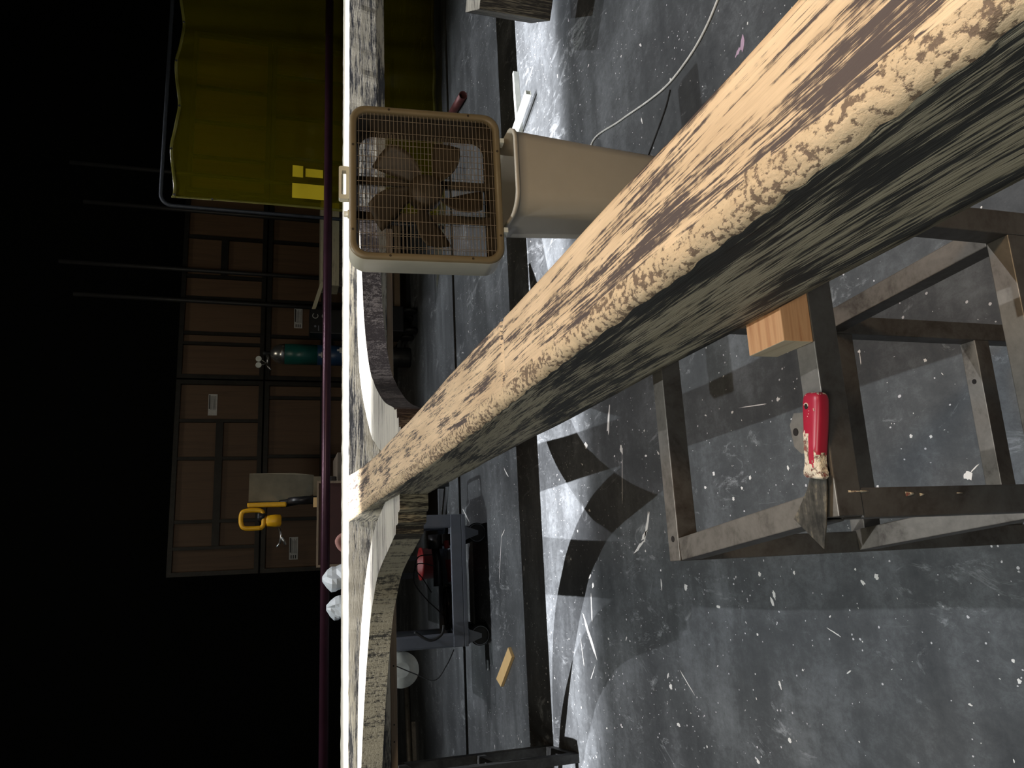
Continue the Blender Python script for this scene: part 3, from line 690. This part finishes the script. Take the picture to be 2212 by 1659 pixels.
# columns; x increases to the right in the upright view
platform(-.02, 2.26, 1.64, 2.62, 'framed brown platform high in the stack above the saw, with one white label', ribs=(.29, .59, 1.32, 1.77), mids=((2.12, .31, 1.75),), lab=[])
platform(2.28, 4.68, 1.64, 2.62, 'framed brown platform high in the stack above the gas cylinder, behind the long pipes', ribs=(2.72, 2.85, 3.30, 3.58, 4.1), mids=((2.14, 3.6, 4.1),))
platform(4.70, 7.0, 1.64, 2.62, 'framed brown platform high in the stack, seen only through the yellow curtain', ribs=(5.2, 5.7, 6.2), mids=())
platform(-.02, 2.26, .62, 1.62, 'framed brown platform behind the yellow saw, with a white label below the saw', ribs=(.59, 1.34, 2.06), mids=((.92, .03, 2.2),), lab=[(.25, 1.25)])
platform(2.28, 4.68, .62, 1.62, 'framed brown platform directly behind the gas cylinder and welder, with a white label', ribs=(2.84, 3.3, 4.1), mids=((.92, 2.3, 4.6),), lab=[(3.1, 1.24)])
platform(4.70, 7.0, .62, 1.62, 'framed brown platform behind the yellow stickers of the curtain', ribs=(5.3, 5.9, 6.5))
for (x0, x1, lb) in ((-.02, 2.26, 'behind the saw'), (2.28, 4.68, 'behind the gas cylinder'), (4.70, 7.0, 'behind the curtain')):
    platform(x0, x1, .0, .60, 'framed brown platform standing on the floor under the one %s' % lb, ribs=((x0+x1)/2,))
# label on the upper-left platform
t = [o for o in bpy.data.objects if o.name == 'stage_platform'][0]
lo_ = Vector(t.location)
l = MB(lo_).box((1.84, 9.652, 2.16), (2.10, 9.658, 2.26)).build('label', M['label'], t)
mb = MB(lo_); mb.box((1.92, 9.650, 2.24), (2.09, 9.6525, 2.253))
for q in range(5): mb.box((1.91, 9.650, 2.23-.014*q), (2.08, 9.6525, 2.234-.014*q))
mb.build('printed_lines', M['ink'], l)
M['conduit'] = plain('dim_grey_pipe', (.03, .03, .03), .5, .3)
# tall thin pipes standing before the stack
for i, (x, zt_, lb) in enumerate(((4.84, 3.9, 'reaching past the corner of the curtain frame'), (4.35, 3.72, 'the faintest, just beside the curtain frame'), (3.58, 3.92, 'the longest of the four'), (3.19, 3.74, 'farthest from the yellow curtain'))):
    mb = MB((x, 9.3, 0)); mb.mat(M['conduit']); mb.pipe((x-.05, 9.35, 0), (x+.02, 9.45, zt_), .026, .004, 14)
    tag(mb.build('conduit_pipe', None), 'tall thin pipe standing before the platforms, '+lb, 'pipe', 'tall pipes leaning at the back')

# ================================================================ TOOLS AND WORK TABLE
wt = thing('work_table', 'dark wheeled work table behind the header, carrying the yellow miter saw', 'table', (.45, 7.2, 0))
O = (.45, 7.2, 0)
MB(O).box((-.15, 6.95, .90), (1.0, 7.55, .935)).build('tabletop', wood('dark_board', (.09, .07, .05), (.13, .10, .07), 0), wt)
for x, y in ((-.1, 7.0), (.95, 7.0), (-.1, 7.5), (.95, 7.5)): MB(O).box((x-.025, y-.025, 0), (x+.025, y+.025, .90)).build('leg', M['steel_black'], wt)
# miter saw
ms = thing('miter_saw', 'black and yellow miter saw standing on the work table', 'saw', (.55, 7.2, .936))
O = (.55, 7.2, .936)
MB(O).box((.30, 7.05, .936), (.80, 7.35, .99)).build('base', M['blackp'], ms, bevel=.01)
MB(O).lathe([(.13, .99), (.13, 1.01), (.12, 1.02)], 28, (.55, 7.18, 0)).build('turntable', M['chrome'], ms)
MB(O).box((.34, 7.24, .99), (.76, 7.27, 1.08)).build('fence', M['chrome'], ms, bevel=.004)
mb = MB(O); mb.tube([(.62, 7.32, .99), (.62, 7.33, 1.2), (.58, 7.28, 1.42)], .035, 12); mb.build('arm', M['blackp'], ms)
MB(O).lathe([(.02, -.03), (.13, -.025), (.13, .025), (.02, .03)], 28, (.60, 7.18, 1.22), 'x').build('blade_guard', M['blackp'], ms)
mb = MB(O); mb.lathe([(.035, 0), (.052, .01), (.055, .05), (.052, .12), (.04, .13)], 24, (.43, 7.18, 1.40), 'z'); mb.build('motor', M['yellow'], ms)
MB(O).lathe([(.03, 0), (.045, .01), (.045, .06), (.03, .07)], 24, (.47, 7.18, 1.535)).build('motor_cap', M['blackp'], ms)
MB(O).box((.55, 7.15, 1.36), (.59, 7.22, 1.69)).build('top_bar', M['yellow'], ms, bevel=.01)
mb = MB(O); L_ = [(.37, 7.16, 1.56), (.37, 7.16, 1.70), (.41, 7.16, 1.735), (.49, 7.16, 1.735), (.52, 7.16, 1.70), (.52, 7.16, 1.58), (.48, 7.16, 1.555), (.40, 7.16, 1.55), (.37, 7.16, 1.57)]
mb.tube(smooth_pts(L_, 4), .02, 12); mb.build('d_handle', M['yellow'], ms)
# clamp & silver sheet
M['sheet'] = plain('dull_sheet_metal', (0.22, 0.22, 0.18), 0.28, metal=0.75, var=.25, scale=4)
mb = MB((.76, 7.4, .936))
P = [(.62, 1.69), (.88, 1.69), (.88, 1.3), (.86, 1.12), (.70, 1.06), (.64, 1.22), (.60, 1.4)]
mb.loft([[(x, 7.42+.03*math.sin((x-.6)*8), z) for x, z in P], [(x, 7.423+.03*math.sin((x-.6)*8), z) for x, z in P]])
mb.box((.66, 7.40, .936), (.84, 7.45, 1.12))
tag(mb.build('metal_sheet', M['sheet']), 'bent shiny silver metal sheet standing behind the yellow saw', 'metal sheet')
mb = MB((.13, 7.3, 1.3)); mb.tube([(.37, 7.20, 1.42), (.30, 7.2, 1.40), (.23, 7.2, 1.41)], .010, 8)
mb.tube([(.30, 7.2, 1.40), (.22, 7.2, 1.36)], .012, 8); mb.tube([(.25, 7.2, 1.405), (.20, 7.2, 1.435)], .008, 8)
o = mb.build('clamp_handle', M['chrome']); o.parent = ms; o.location = Vector((.13, 7.3, 1.3))-Vector((.55, 7.2, .936))
# red drawer box with tan rim
rb = thing('tool_box', 'open tool box with tan rim and red tray in front of the saw table', 'tool box', (.35, 6.75, .87))
O = (.35, 6.75, .87)
MB((.35, 6.75, .87)).box((.02, 6.60, .93), (.70, 6.62, 1.11)).box((.02, 6.84, .93), (.70, 6.86, 1.11)).box((.02, 6.62, .93), (.04, 6.84, 1.11)).box((.68, 6.62, .93), (.70, 6.84, 1.11)).box((.02, 6.60, .91), (.70, 6.86, .93)).build('box_body', plain('dark_box_interior', (.05, .015, .012), .6), rb)
MB((.35, 6.75, .87)).box((.01, 6.585, 1.11), (.71, 6.60, 1.125)).box((.01, 6.585, .90), (.03, 6.60, 1.11)).box((.69, 6.585, .90), (.71, 6.60, 1.11)).build('rim', M['plank'], rb)
MB((.35, 6.75, .87)).box((.15, 6.65, .932), (.6, 6.8, .990)).build('tray', M['redp'], rb, bevel=.005)
mb = MB((.35, 6.75, 0))
for x, y in ((.05, 6.65), (.67, 6.65), (.05, 6.82), (.67, 6.82)): mb.box((x-.02, y-.02, 0), (x+.02, y+.02, .87))
mb.box((.0, 6.58, .87), (.72, 6.88, .898))
tag(mb.build('tool_stand', M['steel_black']), 'low black stand under the open tool box behind the header', 'stand')
# cream offcut leaning
mb = MB((.55, 6.68, .992)); mb.box((.50, 6.64, .992), (.58, 6.66, 1.15)); mb.box((.42, 6.64, .992), (.45, 6.66, 1.10))
o = mb.build('board_offcut', M['fircut']); tag(o, 'pale yellow board offcut sticking up behind the header, by the tool box', 'wood offcut')

# gas cylinder with regulator
gc = thing('gas_cylinder', 'green gas cylinder with silver shoulder and twin gauges, in front of the platforms', 'gas cylinder', (2.34, 8.6, 0))
O = (2.34, 8.6, 0)
MB(O).lathe([(.11, 0.0), (.115, .02), (.115, .66)], 32, (2.34, 8.6, 0)).build('cylinder_base', M['steel_black'], gc)
MB(O).lathe([(.115, .66), (.115, 1.05)], 32, (2.34, 8.6, 0)).build('lower_body', M['blue'], gc)
MB(O).lathe([(.115, 1.05), (.115, 1.40)], 32, (2.34, 8.6, 0)).build('upper_body', M['green'], gc)
MB(O).lathe([(.115, 1.40), (.11, 1.45), (.09, 1.50), (.05, 1.54), (.03, 1.55)], 32, (2.34, 8.6, 0)).build('shoulder', M['chrome'], gc)
v = MB(O).lathe([(.025, 1.55), (.022, 1.60), (.03, 1.61), (.03, 1.63)], 16, (2.34, 8.6, 0)).build('valve', M['steel_black'], gc)
MB(O).tube([(2.34, 8.6, 1.58), (2.22, 8.58, 1.58)], .014, 10).tube([(2.22, 8.58, 1.60), (2.14, 8.55, 1.54)], .01, 8).build('regulator', M['chrome'], gc)
for x in (2.26, 2.19):
    g = MB(O).lathe([(.03, -.012), (.032, .0), (.032, .015)], 20, (x, 8.54, 1.67), 'y').build('gauge', M['whitemetal'], gc)
    MB(O).tube([(x, 8.55, 1.65), (2.22, 8.57, 1.59)], .006, 6).build('gauge_stem', M['chrome'], g)
for x, z in ((2.31, 1.0), (2.37, .80)):
    mb = MB(O); mb.box((x-.03, 8.478, z-.012), (x+.03, 8.484, z+.012)); mb.box((x-.012, 8.476, z-.01), (x+.012, 8.482, z+.04)); mb.build('sticker', M['label'], gc)
# welder
we = thing('welding_machine', 'black welding machine with silver dials beside the green gas cylinder', 'welder', (2.62, 8.2, 0))
O = (2.62, 8.2, 0)
MB(O).box((2.475, 8.2, .62), (2.75, 8.42, 1.15)).build('case', M['blackp'], we, bevel=.01)
MB(O).box((2.47, 8.0, .16), (2.76, 8.42, .62)).build('cart_base', M['blackp'], we, bevel=.01)
for x in (2.50, 2.73):
    for y in (8.08, 8.34): MB(O).lathe([(.08, -.015), (.08, .015)], 20, (x, y, .08), 'x').build('wheel', M['rubber'], we)
for x, z in ((2.67, 1.09), (2.67, .99)):
    k = MB(O)
    for a in range(14):
        a0 = R_(40+a*20)
        k.box((x+.028*math.cos(a0)-.004, 8.194, z+.028*math.sin(a0)-.004), (x+.028*math.cos(a0)+.004, 8.199, z+.028*math.sin(a0)+.004))
    k.build('dial', M['label'], we)
mb = MB(O); mb.box((2.50, 8.195, 1.05), (2.56, 8.199, 1.06)); mb.box((2.50, 8.195, 1.00), (2.56, 8.199, 1.01)); mb.lathe([(.012, 0), (.012, .004)], 12, (2.55, 8.194, 1.09), 'y')
mb.build('switch_panel', M['cart'], we)

# stack of cream timbers on a dolly (right of centre, far)
dl = thing('lumber_dolly', 'low wooden dolly with black casters under the timbers, seen past the dark curved brace', 'dolly', (3.2, 8.6, 0))
O = (3.2, 8.6, 0)
MB(O).box((2.55, 8.45, .13), (4.1, 8.95, .19)).build('deck', M['plank'], dl)
for x in (2.62, 2.85, 3.9, 4.05):
    c = MB(O).lathe([(.05, -.018), (.05, .018)], 20, (x, 8.52, .05), 'x').build('caster', M['rubber'], dl)
    MB(O).box((x-.03, 8.49, .05), (x+.03, 8.55, .13)).build('caster_fork', M['steel_grey'], c)
MB(O).prism([(2.6, 8.45), (2.75, 8.45), (2.75, 8.5), (2.6, 8.5)], .19, .42).build('upright', M['creamwood'], dl)
MB(O).box((3.6, 8.45, .19), (3.75, 8.9, .66)).build('upright', M['steel_black'], dl)
MB(O).box((2.60, 8.45, .42), (4.1, 8.95, .66)).build('load_deck', M['steel_black'], dl)
for i, (x0, z0, x1, z1, y, lb) in enumerate(((3.13, .97, 4.15, 1.03, 8.45, 'top'), (3.13, .82, 4.15, .90, 8.47, 'lower'))):
    mb = MB((3.6, y, z0)); mb.box((x0, y, z0), (x1, y+.3, z1)); o = mb.build('stacked_timber', M['creamwood'], bevel=.004)
    tag(o, 'cream painted timber beyond the header next to the curtain edge, %s of two' % lb, 'timber', 'cream timbers stacked at the back')
mb = MB((2.9, 8.5, 1.0)); mb.box((2.80, 8.44, 1.035), (3.16, 8.49, 1.075), rot=Matrix.Rotation(.28, 3, 'Y')); tag(mb.build('board_offcut', M['creamwood']), 'narrow cream board slanting up beside the black welding machine', 'board')
mb = MB((3.6, 8.6, .66)); mb.box((3.13, 8.5, .66), (4.15, 8.72, .82)).box((3.13, 8.5, .90), (4.15, 8.72, .97)); tag(mb.build('timber_bearers', M['brace_right']), 'dark brown bearers between the cream timbers at the back', 'timber')

# ================================================================ UTILITY CART
ct = thing('utility_cart', 'grey plastic utility cart on four black casters beyond the tan curved brace', 'cart', (-.12, 5.6, 0))
O = (-.12, 5.6, 0)
CX0, CX1, CY0, CY1 = -.56, .33, 5.36, 5.86
def tray(z0, z1, name):
    mb = MB(O); w_ = .025
    mb.box((CX0, CY0, z0), (CX1, CY1, z0+.03)); mb.box((CX0, CY0, z0+.03), (CX1, CY0+w_, z1)); mb.box((CX0, CY1-w_, z0+.03), (CX1, CY1, z1)); mb.box((CX0, CY0+w_, z0+.03), (CX0+w_, CY1-w_, z1)); mb.box((CX1-w_, CY0+w_, z0+.03), (CX1, CY1-w_, z1))
    return mb.build(name, M['cart'], ct, bevel=.004)
tray(.165, .27, 'lower_shelf'); tray(.80, .90, 'upper_tray')
for x in (CX0, CX1-.09):
    for y in (CY0, CY1-.07): MB(O).box((x, y+.002, .22), (x+.09, y+.068, .82)).build('corner_post', M['cart'], ct, bevel=.012)
MB(O).tube(smooth_pts([(CX1-.02, CY0+.05, .86), (CX1+.1, CY0+.05, .92), (CX1+.13, CY0+.1, .93), (CX1+.13, CY1-.1, .93), (CX1+.1, CY1-.05, .92), (CX1-.02, CY1-.05, .86)], 4), .014, 10).build('push_handle', M['cart'], ct)
for x in (CX0+.06, CX1-.13):
    for y in (CY0+.07, CY1-.07):
        c = MB(O).lathe([(.03, -.016), (.062, -.018), (.069, -.010), (.069, .010), (.062, .018), (.03, .016)], 28, (x, y, .0695), 'y').build('caster_wheel', M['rubber'], ct)
        MB(O).tube([(x+.061*math.cos(a), y-.0175, .0695+.061*math.sin(a)) for a in [2*math.pi*q/32 for q in range(33)]], .0022, 6, False).build('wheel_rim', M['cart'], c)
        MB(O).prism([(x-.05, y-.03), (x+.05, y-.03), (x+.05, y+.03), (x-.05, y+.03)], .150, .166).loft([[(x-.045, y-.026, .15), (x+.045, y-.026, .15), (x+.014, y-.026, .062), (x-.014, y-.026, .062)], [(x-.045, y-.022, .15), (x+.045, y-.022, .15), (x+.014, y-.022, .062), (x-.014, y-.022, .062)]], smooth=False).build('caster_fork', M['cart'], c)
# things on the cart
def coil(c, r, n, thick, mat, name, label, cat, ry=.5, tilt=0):
    mb = MB((c[0], c[1], c[2])); random.seed(3)
    for i in range(n):
        pts = []; rr = r*(1-.1*random.random()); oy = (random.random()-.5)*.10; oz = thick*1.2+random.random()*.05
        for k in range(25):
            a = 2*math.pi*k/24; pts.append((c[0]+rr*math.cos(a), c[1]+oy+rr*ry*math.sin(a), c[2]+oz+.008*math.sin(3*a+i)))
        mb.tube(pts, thick, 8, False)
    return tag(mb.build(name, mat), label, cat)
gloss = plain('glossy_black_hose', (.012, .012, .013), .15)
coil((-.31, 5.61, .200), .15, 9, .012, gloss, 'hose_coil', 'glossy black hose coiled on the lower shelf of the grey cart', 'hose', .7)
mb = MB((.0, 5.55, .2)); mb.tube([(-.16, 5.55, .33), (.0, 5.56, .33), (.1, 5.58, .34)], [.035, .03, .028], 14); mb.tube([(.1, 5.58, .34), (.2, 5.58, .34)], .05, 14); mb.box((.12, 5.5, .197), (.2, 5.66, .3))
tag(mb.build('power_tool', M['blackp']), 'black power tool lying on the cart shelf beside the hose coil', 'power tool')
for a, b, lb in (((-.13, 5.45, .26), (.02, 5.46, .275), 'long bright red tool grip lying on the cart shelf'), ((.10, 5.45, .28), (.15, 5.46, .285), 'short red grip at the end of the cart nearest the long post')):
    mb = MB(a); mb.tube([a, b], .02, 12); mb.mat(M['redp']);
    for f in mb.bm.faces: f.material_index = 0
    o = mb.build('red_grip', None); tag(o, lb, 'tool')
mb = MB((-.18, 5.45, .2)); mb.box((-.12, 5.42, .197), (-.05, 5.50, .25)); tag(mb.build('adapter_box', M['cart'], bevel=.006), 'small grey box on the cart shelf between hose and red grip', 'box')
for pts, lb in (([(-.02, 5.5, .36), (-.0, 5.52, .48), (-.12, 5.55, .5), (-.24, 5.55, .42), (-.36, 5.55, .30), (-.42, 5.56, .28)], 'longer thin black wire loop rising from the hose coil on the cart'),
                ([(.06, 5.5, .38), (.05, 5.53, .47), (-.03, 5.56, .49), (-.1, 5.56, .44), (-.2, 5.55, .38)], 'shorter thin black wire loop rising from the power tool on the cart'),
                ([(-.44, 5.34, .54), (-.50, 5.33, .44), (-.47, 5.33, .36), (-.41, 5.34, .34)], 'black strap hanging over the cart post next to the white reel'),
                ([(-.62, 5.35, .72), (-.70, 5.33, .55), (-.75, 5.30, .42), (-.66, 5.28, .34), (-.57, 5.32, .28)], 'thin dark wire drooping from the white reel beside the cart')):
    mb = MB(pts[0]); mb.tube(smooth_pts(pts, 8), .004 if 'black strap' not in lb else .010, 6); tag(mb.build('hanging_wire', M['rubber']), lb, 'wire')
# red bucket hanging behind brace & white reel
bk = thing('red_bucket', 'red plastic bucket standing on the floor behind the cart', 'bucket', (.22, 6.35, 0))
MB((.22, 6.35, 0)).lathe([(.09, .0), (.10, .01), (.125, .30), (.13, .30), (.13, .32), (.12, .32), (.095, .02)], 28, (.0, 6.35, .0)).build('bucket_body', M['redp'], bk)
rl = thing('cable_reel', 'round white plastic reel hanging at the end of the grey cart, farthest from the post', 'reel', (-.68, 5.6, .62))
O = (-.68, 5.6, .62)
for y in (5.39, 5.47): MB(O).lathe([(.03, y), (.115, y), (.115, y+.008), (.03, y+.008)], 36, (-.68, 0, .62), 'y').build('flange', M['whitemetal'], rl)
MB(O).lathe([(.05, 5.388), (.05, 5.47)], 24, (-.68, 0, .62), 'y').build('drum', M['whitemetal'], rl)
MB(O).box((-.69, 5.40, .615), (-.561, 5.44, .635)).build('bracket', M['steel_grey'], rl)
# white film bags on the upper tray
def bag(c, s, seed, label):
    mb = MB(c); n, k = 10, 16; loops = []
    for i in range(n+1):
        t_ = i/n; r_ = math.sin(math.pi*min(1, .12+t_*.86))**.6
        loops.append([(c[0]+s[0]*r_*math.cos(a)*(1+.75*noise.noise(Vector((math.cos(a)*2+seed, math.sin(a)*2, t_*3)))), c[1]+s[1]*r_*math.sin(a)*(1+.7*noise.noise(Vector((math.cos(a)*2, seed+math.sin(a)*2, t_*3)))), c[2]+s[2]*t_) for a in [2*math.pi*q/k for q in range(k)]])
    mb.loft(loops, smooth=False); return tag(mb.build('plastic_bag', M['bag']), label, 'bag', 'white film bags on the cart')
bag((-.07, 5.52, .832), (.09, .1, .30), 1.0, 'crumpled white plastic bag over the header, the one nearer the post')
bag((-.26, 5.55, .832), (.085, .1, .27), 4.0, 'crumpled white plastic bag over the header, farther from the post of the two')
mb = MB((.12, 5.6, .83)); mb.tube(smooth_pts([(.10, 5.5, .86), (.12, 5.5, .99), (.18, 5.5, 1.03), (.22, 5.5, .98), (.2, 5.5, .9)], 5), .022, 10); tag(mb.build('rag_bundle', plain('pink_cloth', (.4, .2, .17), .8)), 'small pinkish bundle on the cart tray next to the white bags', 'rag')

# ================================================================ DRIED PAINT ON THE FLOOR
mb = MB(); mb.mat(M['splat']); mb.mat(M['pink'])
def splat(x, y, r, L=1.0, ang=0, n=14, spikes=.35, cur=0, z=.0008):
    mb.cur = cur; P = []
    for k in range(n):
        a = 2*math.pi*k/n; q = r*(1+spikes*(random.random()*2-1)); px, py = q*math.cos(a)*L, q*math.sin(a)
        P.append((x+px*math.cos(ang)-py*math.sin(ang), y+px*math.sin(ang)+py*math.cos(ang)))
    mb.prism(P, 0.0002, z)
import json
SPL = json.loads('''[[0.131, 1.31, 0.0103, 1, -2.1, 0], [0.144, 1.291, 0.0014, 10.78, -1.02, 0], [1.612, 1.878, 0.0096, 2.61, -0.41, 1], [1.599, 1.905, 0.0069, 2.52, -1.08, 1], [0.591, 3.16, 0.0135, 4.68, 2.84, 0], [0.447, 3.046, 0.0114, 2.01, -2.78, 0], [0.313, 3.063, 0.002, 53.46, 2.96, 0], [0.523, 3.445, 0.0127, 1.88, -1.86, 0], [0.114, 2.859, 0.0077, 8.6, 2.64, 0], [0.025, 2.953, 0.0079, 6.66, 2.0, 0], [0.067, 2.897, 0.0093, 3.46, 2.07, 0], [-0.237, 3.511, 0.0055, 10.61, 3.06, 0], [-0.374, 3.555, 0.0111, 9.3, -2.52, 0], [-0.136, 3.476, 0.009, 1.45, 2.52, 0], [-0.003, 5.076, 0.0046, 35.47, 2.81, 0], [0.171, 4.98, 0.004, 11.86, 2.02, 0], [0.36, 6.032, 0.006, 24.2, -2.06, 0], [0.558, 4.842, 0.0061, 8.99, -2.21, 0], [-0.125, 2.589, 0.0114, 1, -2.15, 0], [-0.12, 2.779, 0.0045, 4.8, 3.13, 0], [-0.078, 2.121, 0.0062, 1, -2.54, 0], [-0.491, 2.774, 0.0091, 1.03, -2.08, 0], [-0.394, 2.082, 0.0049, 2.41, -2.75, 0], [-0.619, 2.738, 0.0061, 2.01, -1.59, 0], [-0.636, 2.241, 0.0053, 1.55, -2.26, 0], [-0.083, 1.626, 0.0073, 1, -2.68, 0], [-0.097, 1.677, 0.0053, 1.32, -2.16, 0], [-0.138, 2.059, 0.0072, 1.88, -2.91, 0], [-0.158, 2.072, 0.0061, 2.35, -2.75, 0], [0.404, 1.37, 0.0039, 1, -2.48, 0], [0.481, 1.57, 0.0042, 1, -2.44, 0], [0.463, 1.57, 0.0016, 8.97, 3.11, 0], [0.43, 1.925, 0.0059, 1.28, -1.3, 0], [0.436, 2.048, 0.0015, 50.73, -1.69, 0], [0.24, 1.447, 0.0039, 1, -2.41, 0], [0.23, 1.39, 0.0039, 1, -2.43, 0], [0.254, 2.323, 0.0066, 1, -2.55, 0], [0.217, 2.112, 0.0062, 1, -2.59, 0], [0.161, 2.22, 0.0064, 1, -2.46, 0], [0.225, 1.919, 0.0046, 1.67, -2.75, 0], [0.226, 1.221, 0.0055, 1, 2.93, 0], [0.135, 1.577, 0.0041, 1.01, -2.96, 0], [-0.46, 2.645, 0.0018, 31.5, -2.23, 0], [-0.228, 1.811, 0.0017, 13.59, -1.95, 0], [-0.323, 1.775, 0.0022, 4.21, -1.02, 0], [0.123, 3.627, 0.0056, 1.4, -2.41, 0], [0.382, 2.711, 0.0045, 2.2, -2.42, 0], [2.585, 3.494, 0.0055, 2.31, -3.02, 0], [2.091, 2.548, 0.0052, 2.01, -2.65, 0], [1.763, 2.596, 0.0041, 3.99, -2.93, 0], [2.216, 3.544, 0.0064, 3.17, -2.74, 0], [-0.282, 1.275, 0.0046, 1, -2.03, 0], [-0.543, 2.066, 0.0062, 1, -2.8, 0], [-0.536, 3.551, 0.0028, 16.8, -0.75, 0], [-0.459, 3.666, 0.0038, 15.35, -2.95, 0]]''')
random.seed(11)
for x, y, r, L, a, c in SPL: splat(x, y, r, L, a, cur=c)
for i in range(1500):
    x = random.uniform(-2.2, 4.2); y = random.uniform(.9, 6.1); r = .0009+.0048*random.random()**5
    splat(x, y, r, 1+2.5*random.random()**3, random.random()*3.14, 8)
o = mb.build('paint_splatter', None); tag(o, 'white and pink dried paint drips spattered over the dark floor', 'paint splatter', kind='stuff')
